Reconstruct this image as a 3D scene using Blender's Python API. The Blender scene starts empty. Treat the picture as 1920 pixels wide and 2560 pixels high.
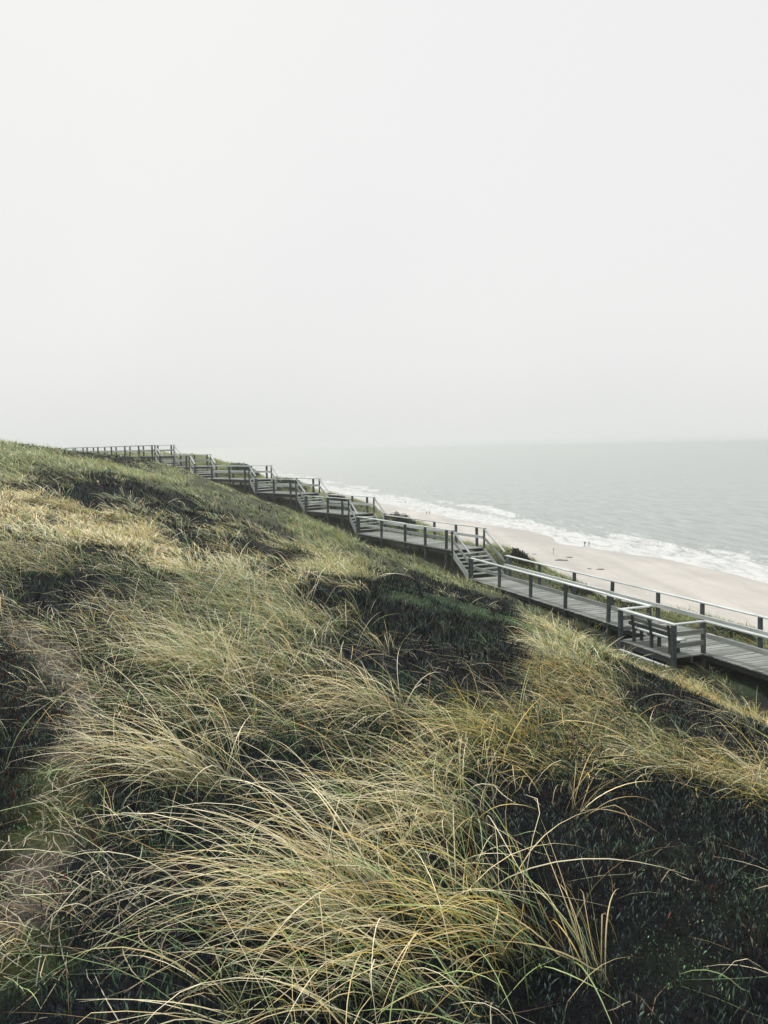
import bpy, bmesh, math
import numpy as np
from mathutils import Matrix, Vector

scene = bpy.context.scene
C = scene.collection
EZ = 32.0                      # the eye stands 32 m above the sea

# ------------------------------------------------------------------ camera
cam_d = bpy.data.cameras.new("camera")
cam_d.sensor_fit = 'VERTICAL'
cam_d.angle = 2 * math.atan(1280 / 2009)
cam_d.clip_start = 0.05
cam_d.clip_end = 40000
cam = bpy.data.objects.new("camera", cam_d)
C.objects.link(cam)
cam.matrix_world = (Matrix.Translation((0, 0, EZ)) @ Matrix.Rotation(math.radians(90 - 4.46), 4, 'X')
                    @ Matrix.Rotation(math.radians(-1.03), 4, 'Z'))
scene.camera = cam

# ------------------------------------------------------------------ overcast sky
SUN_EL, SUN_AZ = math.radians(50), math.radians(-32)       # azimuth from +Y towards +X
world = bpy.data.worlds.new("World")
scene.world = world
world.use_nodes = True
wn, wl = world.node_tree.nodes, world.node_tree.links
wn.clear()
wout = wn.new('ShaderNodeOutputWorld')
wbg = wn.new('ShaderNodeBackground')
sky = wn.new('ShaderNodeTexSky')
sky.sky_type = 'NISHITA'
sky.sun_disc = False
sky.sun_elevation = SUN_EL
sky.sun_rotation = SUN_AZ
sky.air_density = 1.5
sky.dust_density = 6.0
scl = wn.new('ShaderNodeVectorMath'); scl.operation = 'SCALE'; scl.inputs['Scale'].default_value = 0.035
tc = wn.new('ShaderNodeTexCoord')
nz = wn.new('ShaderNodeTexNoise')
nz.inputs['Scale'].default_value = 1.3
nz.inputs['Detail'].default_value = 4
nz.inputs['Roughness'].default_value = 0.45
rmp = wn.new('ShaderNodeValToRGB')
rmp.color_ramp.elements[0].position = 0.30
rmp.color_ramp.elements[0].color = (0.345, 0.352, 0.352, 1)
rmp.color_ramp.elements[1].position = 0.62
rmp.color_ramp.elements[1].color = (0.376, 0.376, 0.3745, 1)
mix = wn.new('ShaderNodeMix'); mix.data_type = 'RGBA'
mix.inputs['Factor'].default_value = 0.95
wl.new(sky.outputs[0], scl.inputs[0])
wl.new(tc.outputs['Generated'], nz.inputs['Vector'])
wl.new(nz.outputs['Fac'], rmp.inputs['Fac'])
wl.new(scl.outputs[0], mix.inputs['A'])
sep = wn.new('ShaderNodeSeparateXYZ')
wl.new(tc.outputs['Generated'], sep.inputs[0])
el = wn.new('ShaderNodeValToRGB')
el.color_ramp.interpolation = 'EASE'
el.color_ramp.elements[0].position = 0.0
el.color_ramp.elements[0].color = (0.945, 0.955, 0.95, 1)
el.color_ramp.elements[1].position = 0.16
el.color_ramp.elements[1].color = (1, 1, 1, 1)
wl.new(sep.outputs['Z'], el.inputs['Fac'])
mul = wn.new('ShaderNodeMix'); mul.data_type = 'RGBA'; mul.blend_type = 'MULTIPLY'
mul.inputs['Factor'].default_value = 1.0
wl.new(rmp.outputs['Color'], mul.inputs['A'])
wl.new(el.outputs['Color'], mul.inputs['B'])
wl.new(mul.outputs['Result'], mix.inputs['B'])
wl.new(mix.outputs['Result'], wbg.inputs['Color'])
wbg.inputs['Strength'].default_value = 1.0
wl.new(wbg.outputs[0], wout.inputs['Surface'])

sun_d = bpy.data.lights.new("sun", 'SUN')
sun_d.energy = 1.5
sun_d.angle = math.radians(11)
sun_d.color = (1.0, 0.965, 0.90)
sun = bpy.data.objects.new("sun", sun_d)
C.objects.link(sun)
sdir = Vector((math.sin(SUN_AZ) * math.cos(SUN_EL), math.cos(SUN_AZ) * math.cos(SUN_EL), math.sin(SUN_EL)))
sun.rotation_euler = sdir.to_track_quat('Z', 'Y').to_euler()

vs = scene.view_settings
vs.view_transform = 'Standard'
vs.look = 'None'
vs.exposure = 1.25
vs.gamma = 1.0
vs.use_curve_mapping = False
scene.cycles.volume_bounces = 2
scene.cycles.max_bounces = 8
scene.cycles.use_denoising = True

# ------------------------------------------------------------------ lay of the land  (numpy only)
#GEO-BEGIN
def _hash(ix, iy, seed):
    h = (ix.astype(np.int64) * 374761393 + iy.astype(np.int64) * 668265263 + seed * 982451653) & 0x7fffffff
    h = ((h ^ (h >> 13)) * 1274126177) & 0x7fffffff
    h = h ^ (h >> 16)
    return (h & 0xffff) / 65535.0
def vnoise(x, y, seed=0):
    ix, iy = np.floor(x), np.floor(y)
    fx, fy = x - ix, y - iy
    fx, fy = fx * fx * (3 - 2 * fx), fy * fy * (3 - 2 * fy)
    a, b = _hash(ix, iy, seed), _hash(ix + 1, iy, seed)
    c, d = _hash(ix, iy + 1, seed), _hash(ix + 1, iy + 1, seed)
    return (a * (1 - fx) + b * fx) * (1 - fy) + (c * (1 - fx) + d * fx) * fy
def fbm(x, y, seed=0, octv=4, gain=0.5):
    s, a, t = 0.0, 1.0, 0.0
    for k in range(octv):
        s = s + a * vnoise(x * 2 ** k + 13.7 * k, y * 2 ** k - 7.1 * k, seed + k)
        t += a
        a *= gain
    return s / t                                       # 0..1
def smooth(a, b, x):
    t = np.clip((x - a) / (b - a), 0, 1)
    return t * t * (3 - 2 * t)
def poly_dist(x, y, pts):
    """distance to an open polyline, signed: + on the right hand of its direction; and arc length there"""
    best = np.full(x.shape, 1e9); sgn = np.ones(x.shape); arc = np.zeros(x.shape)
    run = 0.0
    n = len(pts) - 1
    for i in range(n):
        ax, ay = pts[i]; bx, by = pts[i + 1]
        dx, dy = bx - ax, by - ay
        L = math.hypot(dx, dy)
        t = ((x - ax) * dx + (y - ay) * dy) / (L * L)
        tc_ = np.clip(t, 0, 1)
        d = np.hypot(x - ax - tc_ * dx, y - ay - tc_ * dy)
        m = d < best
        best = np.where(m, d, best)
        sgn = np.where(m, np.sign((x - ax) * dy - (y - ay) * dx + 1e-12), sgn)
        arc = np.where(m, run + tc_ * L, arc)
        run += L
    return best * sgn, arc
def in_poly(x, y, pts):
    inside = np.zeros(x.shape, bool)
    n = len(pts)
    for i in range(n):
        x1, y1 = pts[i]; x2, y2 = pts[(i + 1) % n]
        if y1 == y2:
            continue
        c = ((y1 > y) != (y2 > y)) & (x < (x2 - x1) * (y - y1) / (y2 - y1) + x1)
        inside ^= c
    return inside

RAIL, WID = 1.05, 2.0
# landings: start and end of the camera-side cap rail in plan, height of the cap above the eye
LAND = [((-47.0, 101.0), (-21.2, 75.0), 0.785),
        ((-20.40, 73.80), (-16.62, 69.20), -0.166),
        ((-15.94, 68.11), (-10.27, 61.76), -1.10),
        ((-9.62, 60.51), (-6.13, 56.50), -2.00),
        ((-5.40, 55.49), (-2.24, 51.24), -3.09),
        ((-1.67, 50.30), (3.48, 40.95), -4.18),
        ((4.30, 39.93), (13.0, 16.4), -5.48)]
BAY = [(9.05, 27.10), (7.91, 26.68), (8.81, 24.23), (9.95, 24.65)]     # the bench bay bulging out of the last walk

def walk_dir(i):
    (x0, y0), (x1, y1), z = LAND[i]
    L = math.hypot(x1 - x0, y1 - y0)
    return (x1 - x0) / L, (y1 - y0) / L, L

# control points of the dune (x, y, height above the eye)
CP = [(0, 0, -1.66), (-1.2, 1.5, -1.66), (1.4, 1.8, -1.80), (0, 2.8, -1.74), (-1.0, 2.3, -1.66), (-1.7, 3.9, -1.66), (-2.6, 5.7, -1.55),
      (-3.3, 7.5, -1.45), (0, 7.2, -1.85), (-1.6, 7.0, -1.70), (0, 14, -2.5), (-0.5, 25, -3.55), (0, 35, -4.55),
      (0.65, 2.3, -1.78), (1.2, 4.3, -1.95), (1.7, 6.0, -2.2), (2.7, 10, -2.9), (3.6, 13, -3.45), (5.4, 19, -5.0),
      (2.15, 4.6, -2.12), (3.75, 8.0, -2.95), (7.0, 15, -5.35), (4.5, 4, -2.9), (8, 5, -4.2), (13, 6, -6.4), (8.5, 20, -6.8),
      (-6, 14, -1.10), (-10.7, 25, -0.72), (-16.3, 38, 0.20), (-17.0, 34, 0.48), (-17, 45, -0.10), (-20, 55, -0.30),
      (-3.1, 13.5, -1.85), (-5, 22, -1.95), (-8.7, 38, -1.9), (-4.2, 38, -3.35), (-2.6, 19, -2.55), (-14, 55, -1.2),
      (-8, 4, -0.9), (-14, 14, -0.3), (-25, 30, 0.9), (-35, 55, 0.35), (-30, 5, 0.6), (-6, -6, -1.0), (0, -10, -1.2), (10, -10, -3.8),
      (-60, 90, 0.6), (-60, 20, 1.0), (-20, -20, 0.2), (-45, 140, 0.2), (-70, 200, 0.2), (-120, 330, -0.5), (-200, 300, 0.0), (-160, 60, 0.5),
      (-180, 520, -1.0), (-320, 520, 0), (18, -20, -6.5)]
for _i, ((_x0, _y0), (_x1, _y1), _z) in enumerate(LAND):
    _dx, _dy, _L = walk_dir(_i)
    _dk = _z - RAIL
    for _t, _o in ((0.04, -0.32), (0.5, -0.66), (0.96, -1.02)):
        if _i == 0:
            _o = (0.0, -0.40, -0.80)[int(_t * 2.1)]
        if _i == 6:
            _o = (-0.2, -0.42, -0.9)[int(_t * 2.1)]
        if _i == 5:
            _o -= 0.08
        CP.append((_x0 + _dx * _L * _t, _y0 + _dy * _L * _t, _dk + _o))
        CP.append((_x0 + _dx * _L * _t - _dy * 3.2, _y0 + _dy * _L * _t + _dx * 3.2, _dk + _o * 0.3 - 0.22))
CPA = np.array(CP, float)
def _tps_k(r2):
    return 0.5 * r2 * np.log(r2 + 1e-9)
_n = len(CPA)
_K = _tps_k((CPA[:, None, 0] - CPA[None, :, 0]) ** 2 + (CPA[:, None, 1] - CPA[None, :, 1]) ** 2)
_P = np.c_[np.ones(_n), CPA[:, :2]]
_A = np.block([[_K + np.eye(_n) * 0.15, _P], [_P.T, np.zeros((3, 3))]])
_W = np.linalg.solve(_A, np.r_[CPA[:, 2], 0, 0, 0])

# the brow of the dune above the beach, and the waterline
BROW = [(30, -60), (21, -10), (17.5, 10), (14.6, 22), (11.2, 33), (7.4, 42.5), (2.6, 51), (-2.6, 58.5), (-7.6, 65.5), (-12.4, 72), (-17.5, 80),
        (-27, 104), (-45, 160), (-90, 320), (-160, 560), (-330, 1000)]
SHORE = [(175, -60), (150, 20), (120, 105), (92, 191), (67, 264), (44, 345), (22, 430), (-32, 600), (-134, 1040), (-330, 1750), (-700, 3000), (-2600, 9000)]

def corridor(x, y):
    """how deep a point lies inside the boardwalk's strip (0 outside) and the deck height there"""
    inn = np.zeros(x.shape); dk = np.zeros(x.shape)
    for i in range(7):
        (x0, y0), (x1, y1), z = LAND[i]
        dx, dy, L = walk_dir(i)
        a = (x - x0) * dx + (y - y0) * dy
        b = (x - x0) * -dy + (y - y0) * dx
        m = smooth(-0.9, -0.1, b) * (1 - smooth(WID + 0.1, WID + 0.9, b)) * smooth(-1.5, -1.0, a) * (1 - smooth(L + 0.2, L + 0.9, a))
        zz = z - RAIL
        k = m > inn
        inn = np.where(k, m, inn); dk = np.where(k, zz, dk)
    bx, by = (BAY[0][0] + BAY[2][0]) / 2, (BAY[0][1] + BAY[2][1]) / 2
    m = 1 - smooth(1.3, 2.0, np.hypot(x - bx, y - by))
    k = m > inn
    return np.where(k, m, inn), np.where(k, LAND[6][2] - RAIL, dk)

def dune_z(x, y):
    x = np.asarray(x, float); y = np.asarray(y, float)
    sh = x.shape
    xf, yf = x.ravel(), y.ravel()
    z = np.empty(xf.shape)
    for a in range(0, len(xf), 40000):
        xs, ys = xf[a:a + 40000], yf[a:a + 40000]
        r2 = (xs[:, None] - CPA[None, :, 0]) ** 2 + (ys[:, None] - CPA[None, :, 1]) ** 2
        z[a:a + 40000] = _tps_k(r2) @ _W[:_n] + _W[_n] + _W[_n + 1] * xs + _W[_n + 2] * ys
    z = np.clip(z, -12, 3)
    d = np.hypot(xf, yf)
    amp = np.clip(d / 6, 0.25, 1.0)
    z = z + amp * (0.20 * (fbm(xf / 5.0, yf / 5.0, 5, 3) - 0.5) * 2 * smooth(2, 12, d) + 0.10 * (fbm(xf / 1.1, yf / 1.1, 9, 3) - 0.5) * 2)
    inn, dk = corridor(xf, yf)
    z = z * (1 - inn) + np.minimum(z, dk - 0.34) * inn
    s, _ = poly_dist(xf, yf, BROW)
    s = -s                                            # the polyline runs away from the eye, the sea lies on its right
    s = -s
    s = s + 1.2 * (fbm(xf / 4.0, yf / 4.0, 21, 3) - 0.5) * 2
    z = z - np.where(s > 0, 0.66 * (np.sqrt(s * s + 1.2) - math.sqrt(1.2)), 0)
    return np.maximum(z, -33.5).reshape(sh)

def beach_z(t):
    """t = metres inland of the waterline"""
    return -32 + np.where(t > 0, np.minimum(0.028 * t, 1.9 + 0.008 * t), 0.045 * t)
#GEO-END

# ------------------------------------------------------------------ helpers
rng = np.random.default_rng(7)
def tag(o, label=None, cat=None, group=None, kind=None):
    for k, v in (("label", label), ("category", cat), ("group", group), ("kind", kind)):
        if v:
            o[k] = v
    return o
def link(name, data, mat=None, parent=None):
    o = bpy.data.objects.new(name, data)
    C.objects.link(o)
    if mat is not None and data is not None and not data.materials:
        data.materials.append(mat)
    if parent is not None:
        o.parent = parent
    return o
def empty(name, loc=(0, 0, 0), parent=None):
    o = bpy.data.objects.new(name, None)
    C.objects.link(o)
    o.empty_display_size = 0.3
    if parent is not None:
        o.parent = parent
        o.matrix_parent_inverse = Matrix.Identity(4)
    o.location = loc
    return o
def np_mesh(name, verts, faces, cols=None, smooth_sh=False, attrs=None):
    """faces: (n,3) or (n,4) int array"""
    me = bpy.data.meshes.new(name)
    verts = np.ascontiguousarray(verts, np.float32)
    faces = np.ascontiguousarray(faces, np.int32)
    n, k = faces.shape
    me.vertices.add(len(verts))
    me.vertices.foreach_set("co", verts.ravel())
    me.loops.add(n * k)
    me.loops.foreach_set("vertex_index", faces.ravel())
    me.polygons.add(n)
    me.polygons.foreach_set("loop_start", np.arange(0, n * k, k, dtype=np.int32))
    if smooth_sh:
        me.polygons.foreach_set("use_smooth", np.ones(n, bool))
    if cols is not None:
        a = me.attributes.new("col", 'FLOAT_COLOR', 'POINT')
        c4 = np.ones((len(verts), 4), np.float32)
        c4[:, :3] = cols
        a.data.foreach_set("color", c4.ravel())
    for nm, arr in (attrs or {}).items():
        a = me.attributes.new(nm, 'FLOAT', 'POINT')
        a.data.foreach_set("value", np.ascontiguousarray(arr, np.float32).ravel())
    me.update(calc_edges=True)
    return me
def grid_faces(ny, nx):
    i = np.arange(ny * nx).reshape(ny, nx)
    return np.c_[i[:-1, :-1].ravel(), i[:-1, 1:].ravel(), i[1:, 1:].ravel(), i[1:, :-1].ravel()]

class NT:
    def __init__(self, name):
        self.m = bpy.data.materials.new(name)
        self.m.use_nodes = True
        self.n, self.l = self.m.node_tree.nodes, self.m.node_tree.links
        self.n.clear()
        self.out = self.n.new('ShaderNodeOutputMaterial')
    def new(self, t, **kw):
        nd = self.n.new(t)
        for k, v in kw.items():
            setattr(nd, k, v)
        return nd
    def sock(self, nd, ins):
        for k, v in ins.items():
            if hasattr(v, 'is_linked') or hasattr(v, 'links'):
                self.l.new(v, nd.inputs[k])
            else:
                nd.inputs[k].default_value = v
        return nd
    def noise(self, scale, detail=4, rough=0.5, vec=None, dist=0.0):
        nd = self.new('ShaderNodeTexNoise')
        nd.inputs['Scale'].default_value = scale
        nd.inputs['Detail'].default_value = detail
        nd.inputs['Roughness'].default_value = rough
        nd.inputs['Distortion'].default_value = dist
        if vec is not None:
            self.l.new(vec, nd.inputs['Vector'])
        return nd
    def ramp(self, fac, stops):
        nd = self.new('ShaderNodeValToRGB')
        e = nd.color_ramp.elements
        while len(e) < len(stops):
            e.new(0.5)
        for el, (p, c) in zip(e, stops):
            el.position = p
            el.color = (*c, 1) if len(c) == 3 else c
        self.l.new(fac, nd.inputs['Fac'])
        return nd.outputs['Color']
    def mix(self, fac, a, b, mode='MIX'):
        nd = self.new('ShaderNodeMix', data_type='RGBA', blend_type=mode)
        for k, v in (('Factor', fac), ('A', a), ('B', b)):
            s = [q for q in nd.inputs if q.name == k and q.enabled][0]
            if hasattr(v, 'links'):
                self.l.new(v, s)
            else:
                s.default_value = v if k == 'Factor' or len(v) == 4 else (*v, 1)
        return [q for q in nd.outputs if q.enabled][0]
    def math(self, op, a, b=None, c=None):
        nd = self.new('ShaderNodeMath', operation=op)
        for i, v in enumerate((a, b, c)):
            if v is None:
                continue
            if hasattr(v, 'links'):
                self.l.new(v, nd.inputs[i])
            else:
                nd.inputs[i].default_value = v
        return nd.outputs[0]
    def principled(self, color, rough=0.8, spec=0.3, normal=None):
        b = self.new('ShaderNodeBsdfPrincipled')
        if hasattr(color, 'links'):
            self.l.new(color, b.inputs['Base Color'])
        else:
            b.inputs['Base Color'].default_value = (*color, 1)
        if hasattr(rough, 'links'):
            self.l.new(rough, b.inputs['Roughness'])
        else:
            b.inputs['Roughness'].default_value = rough
        b.inputs['Specular IOR Level'].default_value = spec
        if normal is not None:
            self.l.new(normal, b.inputs['Normal'])
        return b.outputs[0]
    def bump(self, h, strength=0.4, dist=0.05):
        b = self.new('ShaderNodeBump')
        b.inputs['Strength'].default_value = strength
        b.inputs['Distance'].default_value = dist
        self.l.new(h, b.inputs['Height'])
        return b.outputs[0]
    def done(self, sh):
        self.l.new(sh, self.out.inputs['Surface'])
        return self.m

def coords(t, kind='Object'):
    return t.new('ShaderNodeTexCoord').outputs[kind]

# ------------------------------------------------------------------ materials
def mat_wood(name, dark, light, grain_axis=(1, 1, 1)):
    t = NT(name)
    co = coords(t)
    mp = t.new('ShaderNodeMapping')
    t.l.new(co, mp.inputs['Vector'])
    mp.inputs['Scale'].default_value = grain_axis
    oi = t.new('ShaderNodeObjectInfo')
    add = t.new('ShaderNodeVectorMath', operation='ADD')
    t.l.new(mp.outputs[0], add.inputs[0])
    sc_ = t.new('ShaderNodeVectorMath', operation='SCALE')
    cb = t.new('ShaderNodeCombineXYZ')
    for k in range(3):
        t.l.new(oi.outputs['Random'], cb.inputs[k])
    t.l.new(cb.outputs[0], sc_.inputs[0]); sc_.inputs['Scale'].default_value = 91.0
    t.l.new(sc_.outputs[0], add.inputs[1])
    v = add.outputs[0]
    g = t.noise(9.0, 6, 0.65, v)
    blot = t.noise(1.1, 4, 0.6, v)
    col = t.ramp(g.outputs['Fac'], [(0.25, dark), (0.72, light)])
    sta = t.ramp(blot.outputs['Fac'], [(0.36, (0.50, 0.56, 0.52)), (0.60, (1.0, 1.0, 1.0))])
    col = t.mix(0.75, col, sta, 'MULTIPLY')
    var = t.math('MULTIPLY_ADD', oi.outputs['Random'], 0.42, 0.76)
    vc = t.new('ShaderNodeCombineColor')
    for k in range(3):
        t.l.new(var, vc.inputs[k])
    col = t.mix(1.0, col, vc.outputs[0], 'MULTIPLY')
    return t.done(t.principled(col, 0.85, 0.25, t.bump(g.outputs['Fac'], 0.5, 0.01)))
M = {}
M['deck'] = mat_wood('weathered_deck_wood', (0.16, 0.17, 0.165), (0.38, 0.39, 0.365), (1.0, 9.0, 9.0))
M['rail'] = mat_wood('bleached_rail_wood', (0.46, 0.49, 0.49), (0.74, 0.76, 0.75), (0.7, 8.0, 8.0))
M['cap'] = mat_wood('pale_cap_wood', (0.44, 0.47, 0.48), (0.80, 0.82, 0.815), (0.7, 8.0, 8.0))  # the sky's brightness on the rail tops is put into this colour
M['post'] = mat_wood('weathered_post_wood', (0.040, 0.050, 0.057), (0.125, 0.145, 0.152), (8.0, 8.0, 0.8))
M['beam'] = mat_wood('dark_beam_wood', (0.05, 0.055, 0.06), (0.12, 0.13, 0.13), (0.8, 8.0, 8.0))

def mat_vcol(name, rough=0.7, spec=0.25, transl=0.0):
    t = NT(name)
    a = t.new('ShaderNodeAttribute', attribute_name='col')
    sh = t.principled(a.outputs['Color'], rough, spec)
    if transl:
        tr = t.new('ShaderNodeBsdfTranslucent')
        t.l.new(a.outputs['Color'], tr.inputs['Color'])
        ms = t.new('ShaderNodeMixShader')
        ms.inputs[0].default_value = transl
        t.l.new(sh, ms.inputs[1]); t.l.new(tr.outputs[0], ms.inputs[2])
        sh = ms.outputs[0]
    return t.done(sh)
M['grass'] = mat_vcol('marram_blades', 0.48, 0.4, 0.16)
M['heather'] = mat_vcol('heather_sprigs', 0.75, 0.2, 0.1)

t = NT('dune_soil')
co = coords(t)
a = t.new('ShaderNodeAttribute', attribute_name='col')
n1 = t.noise(7.0, 8, 0.7, co)
n2 = t.noise(45.0, 5, 0.65, co)
c = t.mix(1.0, a.outputs['Color'], t.ramp(n1.outputs['Fac'], [(0.3, (0.5, 0.5, 0.5)), (0.7, (1.5, 1.45, 1.4))]), 'MULTIPLY')
c = t.mix(0.7, c, t.ramp(n2.outputs['Fac'], [(0.35, (0.45, 0.45, 0.45)), (0.65, (1.6, 1.55, 1.5))]), 'MULTIPLY')
M['soil'] = t.done(t.principled(c, 0.95, 0.1, t.bump(n2.outputs['Fac'], 0.9, 0.03)))

t = NT('beach_sand')
co = coords(t)
at = t.new('ShaderNodeAttribute', attribute_name='inland')
n1 = t.noise(0.035, 5, 0.55, co)
n2 = t.noise(0.5, 6, 0.6, co)
mp = t.new('ShaderNodeMapping')
t.l.new(co, mp.inputs['Vector'])
mp.inputs['Rotation'].default_value = (0, 0, math.radians(17))
mp.inputs['Scale'].default_value = (0.16, 0.012, 1)
n3 = t.noise(1.0, 4, 0.5, mp.outputs[0])
dry = t.ramp(n1.outputs['Fac'], [(0.3, (0.415, 0.395, 0.367)), (0.7, (0.53, 0.505, 0.465))])
dry = t.mix(0.75, dry, t.ramp(n3.outputs['Fac'], [(0.38, (0.84, 0.83, 0.82)), (0.60, (1.06, 1.05, 1.04))]), 'MULTIPLY')
dry = t.mix(0.4, dry, t.ramp(n2.outputs['Fac'], [(0.3, (0.86, 0.86, 0.86)), (0.7, (1.08, 1.08, 1.08))]), 'MULTIPLY')
wet = t.mix(0.5, (0.34, 0.315, 0.29), (0.40, 0.37, 0.345))
wv = t.math('MULTIPLY_ADD', n1.outputs['Fac'], 30.0, -15.0)
wv = t.math('ADD', at.outputs['Fac'], wv)
fac = t.math('MULTIPLY_ADD', wv, 1 / 14.0, -0.15)
fac = t.math('MINIMUM', t.math('MAXIMUM', fac, 0.0), 1.0)
c = t.mix(fac, wet, dry)
rg = t.math('MULTIPLY_ADD', fac, 0.45, 0.45)
M['sand'] = t.done(t.principled(c, rg, 0.3, t.bump(n2.outputs['Fac'], 0.3, 0.2)))

t = NT('sea_water')
co = coords(t)
mp = t.new('ShaderNodeMapping')
t.l.new(co, mp.inputs['Vector'])
mp.inputs['Rotation'].default_value = (0, 0, math.radians(17))
mp.inputs['Scale'].default_value = (0.22, 0.05, 1)
w1 = t.noise(1.0, 6, 0.6, mp.outputs[0], 0.4)
w2 = t.noise(0.9, 5, 0.6, co)
hh = t.math('MULTIPLY_ADD', w2.outputs['Fac'], 0.35, w1.outputs['Fac'])
fo = t.new('ShaderNodeAttribute', attribute_name='foam')
mp2 = t.new('ShaderNodeMapping')
t.l.new(co, mp2.inputs['Vector'])
mp2.inputs['Rotation'].default_value = (0, 0, math.radians(17))
mp2.inputs['Scale'].default_value = (0.30, 0.10, 1)
f1 = t.noise(1.0, 7, 0.68, mp2.outputs[0], 0.8)
f2 = t.noise(0.9, 6, 0.7, co, 0.5)
fn = t.math('MULTIPLY_ADD', f2.outputs['Fac'], 0.5, t.math('MULTIPLY', f1.outputs['Fac'], 0.5))
ff = t.math('ADD', fo.outputs['Fac'], t.math('MULTIPLY_ADD', fn, 4.2, -2.72))
ff = t.math('MINIMUM', t.math('MAXIMUM', t.math('MULTIPLY', ff, 2.4), 0.0), 1.0)
deep = t.ramp(w1.outputs['Fac'], [(0.32, (0.155, 0.188, 0.183)), (0.66, (0.30, 0.335, 0.328))])
water = t.principled(deep, 0.22, 0.5, t.bump(hh, 0.7, 0.8))
foam = t.principled(t.ramp(f1.outputs['Fac'], [(0.36, (0.40, 0.42, 0.42)), (0.56, (0.61, 0.615, 0.615))]), 0.85, 0.2, t.bump(f2.outputs['Fac'], 0.5, 0.3))
ms = t.new('ShaderNodeMixShader')
t.l.new(ff, ms.inputs[0]); t.l.new(water, ms.inputs[1]); t.l.new(foam, ms.inputs[2])
M['sea'] = t.done(ms.outputs[0])

# ------------------------------------------------------------------ where grows what (plan outlines in metres)
REG = {
 'heather_fg': [(0.43, 2.2), (0.38, 2.69), (0.31, 3.12), (0.27, 3.61), (0.62, 4.22), (1.01, 4.6), (1.38, 4.57), (1.78, 4.76), (2.33, 4.79), (3.2, 4.9), (3.0, 1.5), (0.6, 1.2)],
 'path': [(-3.45, 7.2), (-3.2, 7.1), (-2.6, 6.2), (-2.14, 5.5), (-1.88, 4.89), (-1.74, 4.33), (-1.53, 3.64), (-1.36, 3.07), (-1.2, 2.4), (-1.4, 2.0), (-1.48, 2.78), (-1.7, 3.61), (-1.92, 4.27), (-2.2, 5.09), (-2.75, 6.0), (-3.3, 6.8)],
 'heather_left': [(-3.5, 6.9), (-2.8, 6.0), (-2.25, 5.0), (-1.94, 4.27), (-1.71, 3.64), (-1.7, 3.3), (-2.8, 3.4), (-4.4, 5.0), (-5, 7)],
 'hollow': [(-1.2, 11), (-0.6, 20), (1.8, 30), (5, 33), (5.4, 26), (3.0, 14), (1.75, 9.5), (1.15, 6.8), (0.95, 5.7), (0.3, 5.6), (-0.05, 6.6), (-0.5, 9)],
 'band': [(-11.04, 24.72), (-10.45, 27.71), (-9.15, 29.25), (-6.85, 28.09), (-5.43, 27.16), (-4.6, 19.0), (-6.0, 18.0), (-8.0, 18.6), (-9.6, 19.5)],
 'wedge': [(2.5, 8.8), (3.3, 11), (5, 15.5), (6.6, 18), (8.2, 17.5), (7.2, 13), (5.2, 9), (4, 6.6), (2.9, 5.6), (2.2, 5.7), (2.0, 6.6)],
 'patch1': [(-5.77, 26.26), (-5.15, 28.66), (-3.65, 24.23), (-2.9, 16.5), (-4.2, 17.2)],
 'patch2': [(-3.05, 19.54), (-2.6, 23.43), (-1.77, 20.48), (-1.4, 12.5), (-2.3, 12.8)],
 'mound': [(-20, 44), (-22, 56), (-17, 58), (-14.0, 46), (-13.8, 37.8), (-15.5, 36)],
 'yellow': [(-9.65, 20.2), (-8.2, 19.15), (-6.87, 19.41), (-5.19, 18.51), (-4.06, 16.85), (-2.3, 10.31), (-3.52, 10.59), (-4.76, 11.72), (-5.55, 11.56), (-9, 15)],
 'golden': [(0.3, 5.4), (0.95, 5.6), (1.3, 7), (2.0, 9.8), (2.5, 8.6), (2.0, 6.3), (2.3, 5.5), (3.4, 5.5), (3.4, 4.7), (2.37, 4.75), (1.79, 4.7), (1.26, 4.6), (0.76, 4.5)],
 'strip': [(6.6, 19), (8.0, 21.6), (9.2, 21), (10.3, 17), (9, 13.5), (7.8, 15.2), (7.0, 18)],
 'under': [(5.6, 34), (7.2, 28), (7.6, 23.8), (9.4, 22), (10.4, 18), (13.5, 14), (15, 20), (11, 31), (7, 39)],
}
MOSS = [(1.75, 13.6, 1.2), (1.15, 14.6, 0.9), (2.6, 18, 1.6), (1.1, 10.4, 0.5), (0.6, 12.5, 0.8), (1.26, 3.56, 0.22), (1.45, 3.09, 0.26), (1.01, 2.69, 0.2), (1.75, 3.3, 0.25), (-1.72, 4.05, 0.22), (-1.62, 3.74, 0.2),
        (-1.56, 3.42, 0.2), (-1.25, 2.51, 0.2), (11.2, 20.5, 1.0), (10.4, 23.2, 0.8)]
def regions(x, y):
    """soft-edged look-up: outlines frayed by noise whose size grows with distance"""
    w = np.clip(np.hypot(x, y) * 0.07, 0.12, 1.3)
    wx = x + w * (fbm(x / w / 1.6, y / w / 1.6, 31, 3) - 0.5) * 2.2
    wy = y + w * (fbm(x / w / 1.6, y / w / 1.6, 47, 3) - 0.5) * 2.6
    return {k: in_poly(wx, wy, p) for k, p in REG.items()}
def moss(x, y):
    m = np.zeros(x.shape)
    for (mx, my, mr) in MOSS:
        d = np.hypot(x - mx, y - my) / mr
        m = np.maximum(m, 1 - smooth(0.4, 1.3, d + 1.2 * (fbm(x / mr * 2.2, y / mr * 2.2, 61, 3) - 0.5)))
    return m

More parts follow.
